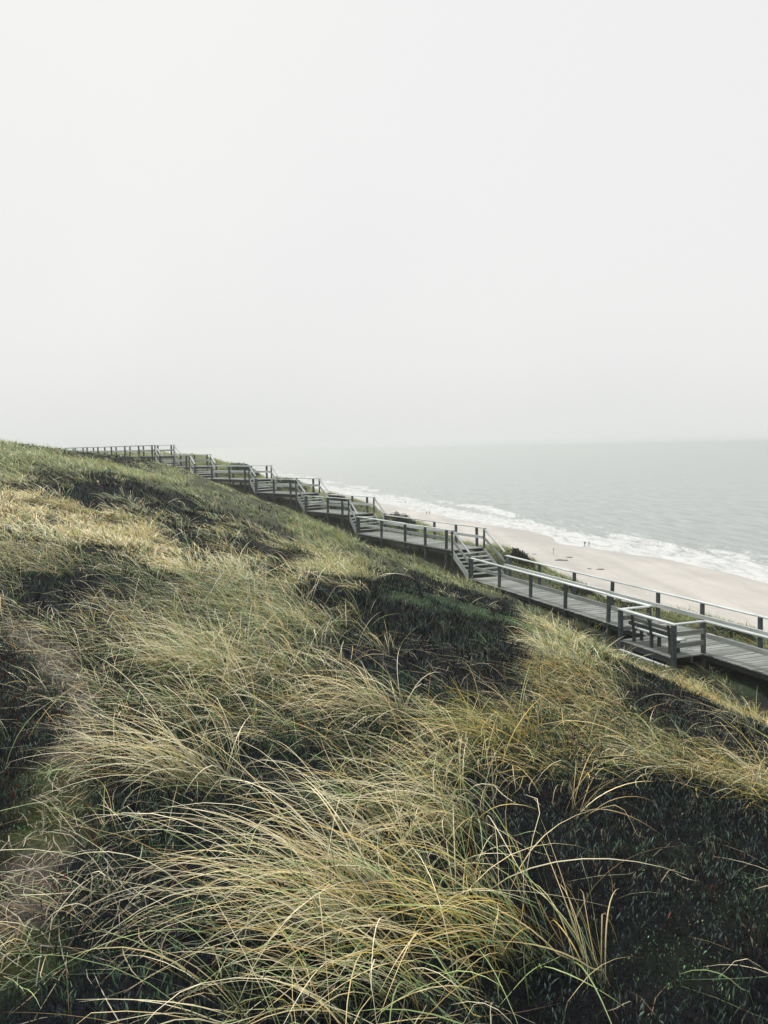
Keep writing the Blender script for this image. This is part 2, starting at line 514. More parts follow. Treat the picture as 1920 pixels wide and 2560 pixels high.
# ------------------------------------------------------------------ the dune
def axis(lo, hi, c, s, n):
    a, b = math.asinh((lo - c) / s), math.asinh((hi - c) / s)
    return c + s * np.sinh(np.linspace(a, b, n))
GX = axis(-420, 90, 0.3, 5.0, 430)
GY = axis(-45, 640, 3.0, 6.0, 430)
XX, YY = np.meshgrid(GX, GY)
ZZ = dune_z(XX, YY) + EZ
def ground(x, y):
    fx = np.clip(np.interp(x, GX, np.arange(len(GX))), 0, len(GX) - 1.001)
    fy = np.clip(np.interp(y, GY, np.arange(len(GY))), 0, len(GY) - 1.001)
    ix, iy = fx.astype(int), fy.astype(int)
    fx, fy = fx - ix, fy - iy
    return ((ZZ[iy, ix] * (1 - fx) + ZZ[iy, ix + 1] * fx) * (1 - fy) + (ZZ[iy + 1, ix] * (1 - fx) + ZZ[iy + 1, ix + 1] * fx) * fy)
def brow_s(x, y):
    return poly_dist(np.asarray(x, float), np.asarray(y, float), BROW)[0]

xf, yf = XX.ravel(), YY.ravel()
rg_ = regions(xf, yf)
gc = np.tile(np.array([0.0080, 0.0100, 0.0145]), (len(xf), 1))  # near soil: bluish shade between the clumps is put into its tint
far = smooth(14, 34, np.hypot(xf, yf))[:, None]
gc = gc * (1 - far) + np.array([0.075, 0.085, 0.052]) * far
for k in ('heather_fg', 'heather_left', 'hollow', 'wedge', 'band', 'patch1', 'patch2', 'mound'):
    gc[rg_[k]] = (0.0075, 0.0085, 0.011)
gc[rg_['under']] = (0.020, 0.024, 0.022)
pn = fbm(xf / 0.25, yf / 0.25, 77, 4)
gc[rg_['path']] = np.array([0.080, 0.074, 0.066]) * (0.2 + 1.6 * pn[rg_['path']])[:, None]
mo = moss(xf, yf)[:, None] * (0.4 + 1.2 * fbm(xf / 0.12, yf / 0.12, 81, 3))[:, None]
mo = np.clip(mo, 0, 1)
gc = gc * (1 - mo) + np.where((yf > 7)[:, None], np.array([0.040, 0.062, 0.036]), np.where((xf < 0)[:, None], np.array([0.045, 0.062, 0.022]), np.array([0.011, 0.015, 0.012]))) * mo
sb = brow_s(xf, yf)
sl = smooth(5, 11, sb)[:, None]
gc = gc * (1 - sl) + np.array([0.34, 0.29, 0.23]) * sl
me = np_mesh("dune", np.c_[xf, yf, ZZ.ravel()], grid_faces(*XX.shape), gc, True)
tag(link("dune", me, M['soil']), "grassy dune slope falling from the left to the beach", "dune", kind="structure")

# ------------------------------------------------------------------ beach and sea, both laid out along the waterline
def shore_frame():
    p = np.array(SHORE, float)
    seg = np.hypot(*np.diff(p, axis=0).T)
    cum = np.r_[0, np.cumsum(seg)]
    s = np.r_[np.arange(0, 1300, 2.5), np.arange(1300, 2400, 10), np.geomspace(2400, cum[-1], 60)]
    px, py = np.interp(s, cum, p[:, 0]), np.interp(s, cum, p[:, 1])
    for _ in range(14):                                   # ease the corners
        px[1:-1] = (px[:-2] + 2 * px[1:-1] + px[2:]) / 4
        py[1:-1] = (py[:-2] + 2 * py[1:-1] + py[2:]) / 4
    return s, px, py
SS, SPX, SPY = shore_frame()
sea_n = np.array([0.945, 0.327])                          # out to sea
tb = np.r_[np.arange(-34, 60, 2.0), np.arange(60, 260, 8.0)]
S2, T2 = np.meshgrid(SS, tb)
bx = np.interp(S2, SS, SPX) - sea_n[0] * T2
by = np.interp(S2, SS, SPY) - sea_n[1] * T2
bz = beach_z(T2) + 0.10 * (fbm(bx / 9, by / 22, 3, 3) - 0.5) * np.clip(T2 / 20, 0.1, 1) + EZ
me = np_mesh("beach", np.c_[bx.ravel(), by.ravel(), bz.ravel()], grid_faces(*S2.shape)[:, ::-1], None, True, {"inland": T2.ravel()})
tag(link("beach", me, M['sand']), "pale sandy beach between dune and sea", "beach", kind="structure")

ts = np.r_[np.arange(-14, 110, 1.0), np.arange(110, 260, 5.0), np.geomspace(260, 9000, 46)]
S2, T2 = np.meshgrid(SS, ts)
wx_ = np.interp(S2, SS, SPX) + sea_n[0] * T2
wy_ = np.interp(S2, SS, SPY) + sea_n[1] * T2
swash = 9.0 * (fbm(S2 / 42.0, S2 * 0 + 3.3, 90, 3) - 0.5) * 2     # tongues of wash up the sand
tt = T2 + swash
zs = np.full(T2.shape, 0.0)
foamv = np.zeros(T2.shape)
ph = 10 * (fbm(S2 / 60.0, T2 * 0 + 1.7, 91, 3) - 0.5)
for (t0, amp, wd, sd, leng) in ((17, 0.7, 2.2, 101, 34), (29, 1.05, 2.8, 111, 42), (46, 0.6, 3.4, 121, 60), (80, 0.4, 5.0, 131, 70)):
    cen = t0 + ph * 1.3 + 7 * (fbm(S2 / 26.0, T2 * 0 + sd, sd, 3) - 0.5) * 2
    on = smooth(0.42, 0.62, fbm(S2 / leng, T2 * 0 + sd * 0.3, sd + 3, 2))
    u_ = (T2 - cen) / wd
    zs = zs + amp * (0.3 + 0.7 * on) * np.exp(-np.where(u_ < 0, (u_ * 1.9) ** 2, (u_ * 0.7) ** 2))
    k = 0.95 if t0 < 40 else (0.30 if t0 < 70 else 0.0)
    foamv = np.maximum(foamv, k * (0.35 + 0.65 * on) * np.exp(-np.where(u_ < 0, (u_ * 0.32) ** 2, (u_ * 1.7) ** 2)))
zs = zs + 0.30 * (fbm(S2 / 30.0, T2 / 9.0, 95, 3) - 0.5) * smooth(30, 90, T2) * (1 - smooth(300, 900, T2))
foamv = np.maximum(foamv, 1.0 * (1 - smooth(7, 22, T2 + 10 * (fbm(S2 / 18.0, T2 / 7.0, 96, 3) - 0.5))))
foamv = foamv + 0.22 * (1 - smooth(26, 44, T2))
# the thin sheet of wash: lies on the sand and ends at a ragged edge
film = beach_z(-T2) + 0.05 + 0.0 * T2
lim = smooth(-8, -5.5, tt)
zsea = np.where(T2 < 4, np.maximum(film * lim + (film - 0.45) * (1 - lim), np.where(T2 > 0, -32 + 0.05 + zs * 0, -99)), -32 + 0.05 + zs)
zsea = zsea + EZ
me = np_mesh("sea", np.c_[wx_.ravel(), wy_.ravel(), zsea.ravel()], grid_faces(*S2.shape), None, True, {"foam": foamv.ravel()})
tag(link("sea", me, M['sea']), "pale grey sea with white breakers along the shore", "sea", kind="structure")
# seabed under it all so that nothing is open below
xs_ = np.array([[-9400, -9400], [9400, -9400], [9400, 9400], [-9400, 9400]], float)
me = np_mesh("seabed", np.c_[xs_, np.full(4, EZ - 34.0)], np.array([[0, 1, 2, 3]]))
tag(link("seabed", me, M['sand']), "sandy seabed under the water", "seabed", kind="structure")

# ------------------------------------------------------------------ haze
def box_mesh(name, lo, hi):
    bm = bmesh.new()
    bmesh.ops.create_cube(bm, size=1.0)
    for v in bm.verts:
        v.co = Vector([lo[k] + (v.co[k] + 0.5) * (hi[k] - lo[k]) for k in range(3)])
    me = bpy.data.meshes.new(name)
    bm.to_mesh(me)
    bm.free()
    return me
t = NT('haze_air')
pv = t.new('ShaderNodeVolumePrincipled')
pv.inputs['Color'].default_value = (0.69, 0.72, 0.72, 1)
pv.inputs['Density'].default_value = 0.0009
pv.inputs['Anisotropy'].default_value = 0.4
t.l.new(pv.outputs[0], t.out.inputs['Volume'])
tag(link("haze", box_mesh("haze", (-9500, -9500, EZ - 35.5), (9500, 9500, EZ + 4.5)), t.m), "thin sea haze over the beach and water", "haze", kind="stuff")

# ------------------------------------------------------------------ boardwalk
def board_mesh(name, L, w, h, bev=0.006, wob=0.0):
    """a board along +X from 0 to L, centred in Y, top at z = 0"""
    bm = bmesh.new()
    bmesh.ops.create_cube(bm, size=1.0)
    for v in bm.verts:
        v.co = Vector(((v.co.x + 0.5) * L, v.co.y * w, (v.co.z - 0.5) * h))
    if bev:
        bmesh.ops.bevel(bm, geom=[e for e in bm.edges], offset=bev, segments=1, affect='EDGES')
    me = bpy.data.meshes.new(name)
    bm.to_mesh(me)
    bm.free()
    return me
def place(name, me, mat, parent, origin, xdir, up=(0, 0, 1)):
    """put a board mesh with its X axis along xdir and its Z axis near up"""
    x = Vector(xdir).normalized()
    y = Vector(up).cross(x).normalized()
    z = x.cross(y)
    o = bpy.data.objects.new(name, me)
    C.objects.link(o)
    if not me.materials:
        me.materials.append(mat)
    o.parent = parent
    mw = Matrix((x, y, z)).transposed().to_4x4()
    mw.translation = Vector(origin)
    pm = Matrix.Identity(4)
    q = parent
    while q is not None:
        pm = Matrix.Translation(q.location) @ pm
        q = q.parent
    o.matrix_basis = pm.inverted() @ mw
    return o
def beam(name, a, b, w, h, mat, parent, up=(0, 0, 1), bev=0.006):
    a, b = Vector(a), Vector(b)
    return place(name, board_mesh(name, (b - a).length, w, h, bev), mat, parent, a, b - a, up)
prng = np.random.default_rng(3)
def post(parent, x, y, ztop, ang, sx=0.115, sy=0.125, zbot=None, name="post"):
    zg = float(ground(np.array([x]), np.array([y]))[0])
    zb = (zg - 0.35) if zbot is None else zbot
    L = ztop - zb
    me_ = board_mesh(name, L, sx, sy, 0.01)
    lean = Vector((prng.normal(0, 0.011), prng.normal(0, 0.011), 1.0))
    d = Vector((math.cos(ang), math.sin(ang), 0))
    # X axis up, Z axis along the walk; the board hangs h below its top face, so shift by half
    o = place(name, me_, M['post'], parent, Vector((x, y, zb)) + d * sy / 2, lean, d)
    return o

walk = empty("boardwalk", (LAND[6][1][0], LAND[6][1][1], EZ - 7.6))
tag(walk, "long weathered grey wooden boardwalk with railings and stair flights stepping down the dune", "boardwalk")
CAP_W, CAP_T = 0.17, 0.045
plank_me = board_mesh("deck_plank", WID + 0.16, 0.158, 0.042, 0.005)
def P2(i, a, b):
    """plan point: a metres along landing i, b metres to the sea side of its camera-side rail"""
    (x0, y0), _, z = LAND[i]
    dx, dy, L = walk_dir(i)
    return x0 + dx * a - dy * b, y0 + dy * a + dx * b
POSTS = {0: [0.4, 3.2, 6.0, 8.8, 11.6, 14.4, 17.1, 19.6, 22.4, 25.0, 27.9, 30.8, 33.6, 36.1], 1: [0.10, 2.9, 5.3], 2: [0.08, 2.8, 5.6, 7.85], 3: [0.08, 2.45, 4.6],
         4: [0.10, 2.75, 4.55], 5: [0.16, 3.1, 5.85, 8.05, 10.05], 6: [0.12, 2.95, 5.75, 8.45, 11.3, 13.62, 16.22, 19.0, 21.9, 24.6]}
for i in range(7):
    (x0, y0), (x1, y1), zc = LAND[i]
    dx, dy, L = walk_dir(i)
    ang = math.atan2(dy, dx)
    zc += EZ
    zd = zc - RAIL
    px, py = P2(i, 0, 0)
    ld = empty("landing", (px - walk.location.x, py - walk.location.y, zd - walk.location.z), walk)
    along = (dx, dy, 0)
    # deck planks laid across
    n = int(L / 0.17)
    if i == 0:
        vs_, fs_ = [], []
        for k in range(n):
            a = k * L / n
            for (aa, bb, zz) in ((0.005, -0.08, 0), (0.155, -0.08, 0), (0.155, WID + 0.08, 0), (0.005, WID + 0.08, 0)):
                for dz_ in (0, -0.042):
                    q = P2(i, a + aa, bb)
                    vs_.append((q[0] - px, q[1] - py, dz_ + float(prng.normal(0, 0.002))))
            b0 = k * 8
            fs_ += [(b0, b0 + 2, b0 + 4, b0 + 6), (b0 + 1, b0 + 7, b0 + 5, b0 + 3), (b0, b0 + 1, b0 + 3, b0 + 2), (b0 + 2, b0 + 3, b0 + 5, b0 + 4),
                    (b0 + 4, b0 + 5, b0 + 7, b0 + 6), (b0 + 6, b0 + 7, b0 + 1, b0)]
        o = link("decking", np_mesh("decking", np.array(vs_), np.array(fs_)), M['deck'], ld)
        o["kind"] = "stuff"
    else:
        for k in range(n):
            a = (k + 0.5) * L / n
            q = P2(i, a, -0.08 + float(prng.normal(0, 0.006)))
            place("deck_plank", plank_me, M['deck'], ld, (q[0], q[1], zd + float(prng.normal(0, 0.004))), (-dy, dx, float(prng.normal(0, 0.003))))
    # edge beams under the planks and one in the middle
    for b in (0.10, WID / 2, WID - 0.10):
        p0, p1 = P2(i, 0.02, b), P2(i, L - 0.02, b)
        beam("joist", (*p0, zd - 0.046), (*p1, zd - 0.046), 0.07, 0.20, M['beam'], ld)
    for side, b in ((0, 0.0), (1, WID)):
        inn = 1 if side == 0 else -1
        segs = [(0.0, L)]
        if i == 6 and side == 0:
            segs = [(0.0, 13.70), (16.25, L)]
        for (s0, s1) in segs:
            e0 = -0.10 if s0 == 0 else 0.0
            # the cap comes in board lengths
            cuts = [s0 + e0]
            while s1 - cuts[-1] > 7.5:
                nxt = min([q for q in POSTS[i] if q > cuts[-1] + 4.6], default=s1)
                if s1 - nxt < 1.0:
                    break
                cuts.append(nxt)
            cuts.append(s1 + 0.12 if s1 == L else s1)
            for c0, c1 in zip(cuts[:-1], cuts[1:]):
                p0, p1 = P2(i, c0 + 0.002, b), P2(i, c1 - 0.002, b)
                beam("cap_rail", (*p0, zc + prng.normal(0, 0.008)), (*p1, zc + prng.normal(0, 0.008)), CAP_W, CAP_T, M['cap'], ld)
                p0, p1 = P2(i, max(c0, s0) + 0.004, b + inn * 0.102), P2(i, min(c1, s1) - 0.004, b + inn * 0.102)
                beam("mid_rail", (*p0, zc - 0.43), (*p1, zc - 0.43), 0.075, 0.15, M['rail'], ld)
        for a in POSTS[i]:
            if i == 6 and side == 0 and 13.75 < a < 16.2:
                continue
            aa = a if side == 0 else min(a + (0.0 if i != 6 else 0.3), L - 0.2)
            q = P2(i, aa, b)
            post(ld, q[0], q[1], zc - CAP_T, ang)
        if i < 6:                                        # the thin newel at the stair head
            q = P2(i, L - 0.02, b)
            post(ld, q[0], q[1], zc - CAP_T, ang, 0.085, 0.085, name="newel")
    # support posts in mid span
    for a in POSTS[i][::2]:
        q = P2(i, a, WID / 2)
        post(ld, q[0], q[1], zd - 0.25, ang, 0.13, 0.13, name="support_post")

# stair flights between the landings
for i in range(6):
    z0, z1 = LAND[i][2] + EZ - RAIL, LAND[i + 1][2] + EZ - RAIL
    L0 = walk_dir(i)[2]
    A = [Vector((*P2(i, L0 + 0.02, b), z0)) for b in (0.0, WID)]
    B = [Vector((*P2(i + 1, -0.02, b), z1)) for b in (0.0, WID)]
    fl = empty("stair_flight", A[0] - walk.location, walk)
    nr = max(5, round((z0 - z1) / 0.178))
    ax = (A[1] - A[0]).normalized()
    run = B[0] - A[0]
    for k in range(1, nr):
        f_ = k / nr
        p0 = A[0].lerp(B[0], f_ - 0.10); p1 = A[1].lerp(B[1], f_ - 0.10)
        p0.z = p1.z = z0 - (z0 - z1) * f_
        w = max(0.24, (B[0] - A[0]).to_2d().length / nr * 1.25)
        beam("tread", p0 + ax * 0.06, p1 - ax * 0.06, w, 0.048, M['rail'], fl)
    for s in (0, 1):
        off = ax * (0.03 if s == 0 else -0.03)
        a0, b0 = A[s] + off, B[s] + off
        beam("stringer", a0 + Vector((0, 0, -0.02)), b0 + Vector((0, 0, 0.03)), 0.05, 0.27, M['rail'], fl)
        hi0, hi1 = a0 + Vector((0, 0, RAIL - 0.03)), b0 + Vector((0, 0, RAIL + 0.17))
        beam("handrail", hi0, hi1 - (hi1 - hi0) * 0.02, 0.12, 0.045, M['cap'], fl)
        m0, m1 = a0 + Vector((0, 0, RAIL - 0.46)), b0 + Vector((0, 0, RAIL - 0.30))
        beam("mid_rail", m0 - off * 0.5, m1 - off * 0.5, 0.05, 0.13, M['rail'], fl)
        post(fl, B[s].x - run.x * 0.06, B[s].y - run.y * 0.06, hi1.z - 0.09, math.atan2(run.y, run.x), 0.10, 0.10, name="newel")

# the bay with its own railing
zc = LAND[6][2] + EZ
zd = zc - RAIL
bv = [Vector((*q, 0)) for q in BAY]
bay = empty("bench_bay", Vector((bv[1].x, bv[1].y, zd)) - walk.location, walk)
up_ = (bv[2] - bv[1]).normalized()
out_ = (bv[0] - bv[1]).normalized()
def bz_(v, z):
    return Vector((v.x, v.y, z))
for (a, b) in ((0, 1), (1, 2), (2, 3)):
    e = (bv[b] - bv[a]).normalized()
    beam("cap_rail", bz_(bv[a] - e * (0.083 if a == 1 else -0.087), zc - 0.002 * a), bz_(bv[b] + e * (0.083 if a == 1 else (-0.087 if a == 0 else -0.09)), zc - 0.002 * a), CAP_W, CAP_T, M['cap'], bay)
    if a != 1:
        for dz_ in (0.26, 0.62):
            beam("mid_rail", bz_(bv[a] + e * 0.06, zc - dz_), bz_(bv[b] - e * 0.06, zc - dz_), 0.042, 0.15, M['deck'], bay)
for k, v in enumerate(bv):
    if k in (1, 2):
        post(bay, v.x, v.y, zc - CAP_T - 0.006, math.atan2(up_.y, up_.x), 0.13, 0.14)
n = int((bv[2] - bv[1]).length / 0.17)
depth = (bv[0] - bv[1]).length
bplank = board_mesh("deck_plank", depth + 0.0, 0.158, 0.042, 0.005)
for k in range(n):
    p = bv[1] + up_ * ((k + 0.5) * (bv[2] - bv[1]).length / n) - out_ * 0.06
    place("deck_plank", bplank, M['deck'], bay, bz_(p, zd - 0.004 + float(prng.normal(0, 0.002))), out_)
for o_ in (0.05, 0.7):
    beam("joist", bz_(bv[1] + out_ * o_, zd - 0.055), bz_(bv[2] + out_ * o_, zd - 0.055), 0.07, 0.19, M['beam'], bay)
beam("fascia_board", bz_(bv[1] - out_ * 0.10 + up_ * 0.1, zd - 0.30), bz_(bv[2] - out_ * 0.10 - up_ * 0.1, zd - 0.30), 0.10, 0.12, M['rail'], bay)

# the bench in the bay looks out to sea
bc = bv[1] + out_ * 0.12
bench = empty("bench", bz_(bc, zd))
tag(bench, "wooden slatted bench in the railed bay of the boardwalk, back turned to the dune", "bench")
LB = (bv[2] - bv[1]).length
for k in range(3):
    p = bc + out_ * (0.16 + k * 0.15)
    beam("seat_slat", bz_(p + up_ * 0.18, zd + 0.47), bz_(p + up_ * (LB - 0.18), zd + 0.47), 0.135, 0.045, M['rail'], bench)
for k, zz in enumerate((0.84, 0.66)):
    p = bc + out_ * (0.045 + 0.02 * k)
    beam("back_slat", bz_(p + up_ * 0.18, zd + zz), bz_(p + up_ * (LB - 0.18), zd + zz), 0.04, 0.125, M['deck'] if k == 0 else M['post'], bench)
for f_ in (0.16, 0.5, 0.84):
    p = bc + up_ * LB * f_
    beam("back_support", bz_(p + out_ * 0.06, zd + 0.33), bz_(p - out_ * 0.03, zd + 0.90), 0.09, 0.06, M['beam'], bench, up=-out_)
    for o_ in (0.14, 0.44):
        beam("leg", bz_(p + out_ * o_, zd + 0.003), bz_(p + out_ * o_, zd + 0.425), 0.09, 0.09, M['beam'], bench, up=out_)
    beam("bearer", bz_(p + out_ * 0.05, zd + 0.425), bz_(p + out_ * 0.52, zd + 0.425), 0.07, 0.07, M['beam'], bench)

# ------------------------------------------------------------------ marram grass
def unit(v):
    return v / np.maximum(np.linalg.norm(v, axis=-1, keepdims=True), 1e-9)
def blades(x, y, az, length, th0, th1, width, cbase, ctip, nseg, curl, roll, r_, zoff=0.0, pw=0.85, lie=True):
    """curved tapering ribbons; all arguments are arrays, one entry per blade"""
    n = len(x)
    pwv = pw * np.exp(r_.normal(0, 0.35, n))
    kink_at = r_.uniform(0.35, 0.9, n)
    kink = np.where(r_.random(n) < 0.13, np.radians(r_.uniform(25, 95, n)), 0.0)
    kaz = np.where(kink > 0, r_.normal(0, 0.8, n), 0.0)
    pos = np.zeros((n, nseg + 1, 3))
    pos[:, 0, 0], pos[:, 0, 1] = x, y
    pos[:, 0, 2] = ground(x, y) - 0.015 + zoff
    seg = length / nseg
    tan = np.zeros((n, nseg + 1, 3))
    for k in range(nseg + 1):
        s = k / nseg
        th = th0 + (th1 - th0) * s ** pwv
        bent = s > kink_at
        th = np.minimum(th + kink * bent, math.radians(165))
        a = az + curl * s + kaz * bent
        tan[:, k] = np.c_[np.sin(th) * np.cos(a), np.sin(th) * np.sin(a), np.cos(th)]
    for k in range(1, nseg + 1):
        st = (tan[:, k] + tan[:, k - 1]) * 0.5
        pos[:, k] = pos[:, k - 1] + st * seg[:, None]
    if lie:                                            # drooping tips come to rest on the ground
        g = ground(pos[:, 1:, 0].ravel(), pos[:, 1:, 1].ravel()).reshape(n, nseg)
        lim_ = g + 0.015 + 0.05 * r_.random((n, 1))
        pos[:, 1:, 2] = np.maximum(pos[:, 1:, 2], lim_)
    tt_ = np.zeros_like(pos)
    tt_[:, 1:-1] = pos[:, 2:] - pos[:, :-2]
    tt_[:, 0] = pos[:, 1] - pos[:, 0]
    tt_[:, -1] = pos[:, -1] - pos[:, -2]
    tt_ = unit(tt_)
    up = np.array([0.0, 0.0, 1.0])
    ref = np.c_[-np.sin(az), np.cos(az), np.zeros(n)][:, None, :]
    side = unit(ref - tt_ * np.sum(ref * tt_, -1, keepdims=True))
    nor = np.cross(side, tt_)
    cr, sr = np.cos(roll)[:, None, None], np.sin(roll)[:, None, None]
    side = side * cr + nor * sr
    s = np.linspace(0, 1, nseg + 1)
    taper = (0.75 + 0.35 * np.minimum(s * 4, 1)) * (1 - 0.90 * s ** 2.6)
    wv_ = side * (width[:, None] * taper[None, :] * 0.5)[..., None]
    V = np.stack([pos - wv_, pos + wv_], 2).reshape(n, -1, 3)
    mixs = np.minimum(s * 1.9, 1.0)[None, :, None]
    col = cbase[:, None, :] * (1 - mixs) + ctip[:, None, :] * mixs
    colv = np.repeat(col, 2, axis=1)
    base = np.array([[2 * k, 2 * k + 1, 2 * k + 3, 2 * k + 2] for k in range(nseg)])
    F = (np.arange(n) * (2 * (nseg + 1)))[:, None, None] + base[None]
    return V.reshape(-1, 3), F.reshape(-1, 4), colv.reshape(-1, 3)
def join(parts):
    vs_, fs_, cs_ = [], [], []
    o_ = 0
    for v, f, c in parts:
        vs_.append(v); fs_.append(f + o_); cs_.append(c)
        o_ += len(v)
    return np.concatenate(vs_), np.concatenate(fs_), np.concatenate(cs_)

STRAW = np.array([0.85, 0.69, 0.36]); PALE = np.array([0.88, 0.80, 0.54]); PGREEN = np.array([0.41, 0.53, 0.21])
GREEN = np.array([0.13, 0.20, 0.10]); OCHRE = np.array([0.50, 0.34, 0.13]); BROWN = np.array([0.24, 0.14, 0.075])
GREY = np.array([0.50, 0.57, 0.28]); GOLD = np.array([0.74, 0.55, 0.15]); DKGRN = np.array([0.055, 0.095, 0.055])
def pick(r_, n, table):
    cols = np.array([c for c, w in table]); w = np.array([w for c, w in table], float)
    k = r_.choice(len(cols), n, p=w / w.sum())
    return cols[k] * np.exp(r_.normal(0, 0.13, (n, 1)))
def wind(x, y):
    """azimuth the blades are blown to: leftwards, swirling slowly"""
    sw = (fbm(x / 1.7, y / 1.7, 141, 3) - 0.5) * 1.5 + (fbm(x / 7.0, y / 7.0, 151, 2) - 0.5) * 0.8
    return math.radians(188) + sw + 0.25 * smooth(0, 1.2, x) * (1 - smooth(4, 8, y))
def jitter_grid(r_, x0, x1, y0, y1, g):
    nx, ny = int((x1 - x0) / g), int((y1 - y0) / g)
    gx, gy = np.meshgrid(x0 + (np.arange(nx) + 0.5) * g, y0 + (np.arange(ny) + 0.5) * g)
    gx = gx.ravel() + r_.uniform(-0.5, 0.5, gx.size) * g
    gy = gy.ravel() + r_.uniform(-0.5, 0.5, gy.size) * g
    return gx, gy
def grass_density(x, y):
    """0..1 share of the clumps that grow here"""
    rgn = regions(x, y)
    d = 0.78 + 0.5 * (fbm(x / 1.3, y / 1.3, 171, 3) - 0.5)
    dist = np.hypot(x, y)
    pt = fbm(x / (0.35 + dist * 0.045), y / (0.35 + dist * 0.08), 173, 3)
    d = d * (0.12 + 0.88 * smooth(0.40, 0.52, pt))
    for k, m in (('heather_fg', 0.012), ('path', 0.04), ('heather_left', 0.08), ('hollow', 0.018), ('band', 0.10), ('wedge', 0.03), ('patch1', 0.12), ('patch2', 0.15), ('mound', 0.10), ('under', 0.42)):
        d = np.where(rgn[k], m, d)
    d = np.where(rgn['strip'], 0.9, d)
    d = np.where(rgn['yellow'], np.maximum(d, 0.6), d)
    d = np.where(rgn['golden'], np.maximum(d, 0.8), d)
    inn, _ = corridor(x, y)
    d = d * (inn < 0.35)
    s = brow_s(x, y)
    d = d * (1 - smooth(3.5, 6.5, s))
    return d, rgn
def in_view(x, y, slack):
    return (np.abs(x) < 0.50 * y + slack) & (y > 0.5)

def clump_field(r_, cx, cy, nb, spread, Lm, wid, nseg, th0r, th1r, rgn, azsd=0.58, upright=0.10):
    """nb blades round each clump centre"""
    k = np.repeat(np.arange(len(cx)), nb)
    n = len(k)
    ox, oy = r_.normal(0, 1, n), r_.normal(0, 1, n)
    sp = spread[k]
    x, y = cx[k] + ox * sp, cy[k] + oy * sp
    wa = (wind(cx, cy) + r_.normal(0, 0.42, len(cx)))[k]
    vx = np.cos(wa) + 0.30 * ox + r_.normal(0, azsd, n)
    vy = np.sin(wa) + 0.30 * oy + r_.normal(0, azsd, n)
    az = np.arctan2(vy, vx)
    L = Lm[k] * np.clip(r_.normal(1, 0.22, n), 0.4, 1.6)
    th0 = np.radians(r_.uniform(*th0r, n))
    th1 = np.radians(r_.uniform(*th1r, n))
    gm = np.clip(fbm(cx / 1.5, cy / 1.5, 181, 3) * 1.6 - 0.3, 0, 1)          # greener and strawer clumps
    ctip = pick(r_, n, [(STRAW, 4.5), (PALE, 6), (PGREEN, 2.6), (GOLD, 1.0), (OCHRE, 0.5), (GREEN, 0.4)])
    g2 = pick(r_, n, [(PGREEN, 4), (PALE, 2.6), (GREEN, 1.2), (GOLD, 0.8), (DKGRN * 1.4, 0.5)])
    ctip = np.where((r_.random(n) < gm[k] * 0.75)[:, None], g2, ctip)
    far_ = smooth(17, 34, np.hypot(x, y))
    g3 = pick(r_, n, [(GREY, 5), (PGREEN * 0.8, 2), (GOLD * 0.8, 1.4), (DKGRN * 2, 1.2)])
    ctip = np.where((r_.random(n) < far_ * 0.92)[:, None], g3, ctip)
    for key, tab, pr in (('yellow', [(STRAW * 0.92, 5), (GOLD, 3), (PALE, 2)], 0.6), ('golden', [(GOLD, 4), (STRAW * 0.85, 3), (PGREEN * 0.7, 2), (OCHRE, 0.9)], 0.8),
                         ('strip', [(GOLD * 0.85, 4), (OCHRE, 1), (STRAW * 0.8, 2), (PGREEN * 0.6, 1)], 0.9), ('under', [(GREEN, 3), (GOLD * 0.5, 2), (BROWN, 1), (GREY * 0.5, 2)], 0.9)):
        m = rgn[key][k] & (r_.random(n) < pr)
        if m.any():
            ctip[m] = pick(r_, int(m.sum()), tab)
    u = r_.random(n) < upright                                              # stiff young shoots
    th0[u] *= 0.5
    th1[u] = np.radians(r_.uniform(18, 55, int(u.sum())))
    L[u] *= 0.72
    if u.any():
        ctip[u] = pick(r_, int(u.sum()), [(PGREEN * 0.8, 3), (GREEN, 2), (OCHRE * 0.9, 1.0), (GOLD, 1.2)])
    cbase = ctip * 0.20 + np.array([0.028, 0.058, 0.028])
    W = wid[k] * np.clip(r_.normal(1, 0.25, n), 0.4, 1.8)
    return blades(x, y, az, L, th0, th1, W, cbase, ctip, nseg, r_.normal(0, 0.35, n), r_.uniform(-0.7, 0.7, n), r_)

parts = []
r_ = np.random.default_rng(11)
# near field, single blades readable
cx, cy = jitter_grid(r_, -9, 9, 2.08, 10.0, 0.185)
k = in_view(cx, cy, 1.6); cx, cy = cx[k], cy[k]
d, rgn = grass_density(cx, cy)
k = r_.random(len(cx)) < d
cx, cy = cx[k], cy[k]; rgn = {q: v[k] for q, v in rgn.items()}
n = len(cx)
nb = r_.integers(7, 38, n)
lf = (0.30 + 0.38 * fbm(cx / 0.9, cy / 0.9, 191, 3)) * r_.uniform(0.75, 1.25, n) + np.where(rgn['golden'], -0.12, 0)
nb = np.where(rgn['heather_fg'] | rgn['path'] | rgn['hollow'], 6, nb)
lf = np.where(rgn['heather_fg'] | rgn['path'] | rgn['hollow'], 0.40, lf)
pline = np.interp(cy, [2.0, 2.7, 3.6, 4.3, 5.1, 6.2, 7.2], [-1.25, -1.38, -1.6, -1.8, -2.05, -2.68, -3.3])
lf = lf * np.where((cx > pline - 0.3) & (cx < pline + 0.75) & (cy < 7.4), 0.6, 1.0)
lf = lf * (1 - 0.35 * smooth(0.0, 0.3, cx) * (1 - smooth(1.2, 1.5, cx)) * smooth(4.6, 5.2, cy))
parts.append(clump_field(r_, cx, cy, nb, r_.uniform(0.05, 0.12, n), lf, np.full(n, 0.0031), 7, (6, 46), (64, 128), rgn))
nn = n
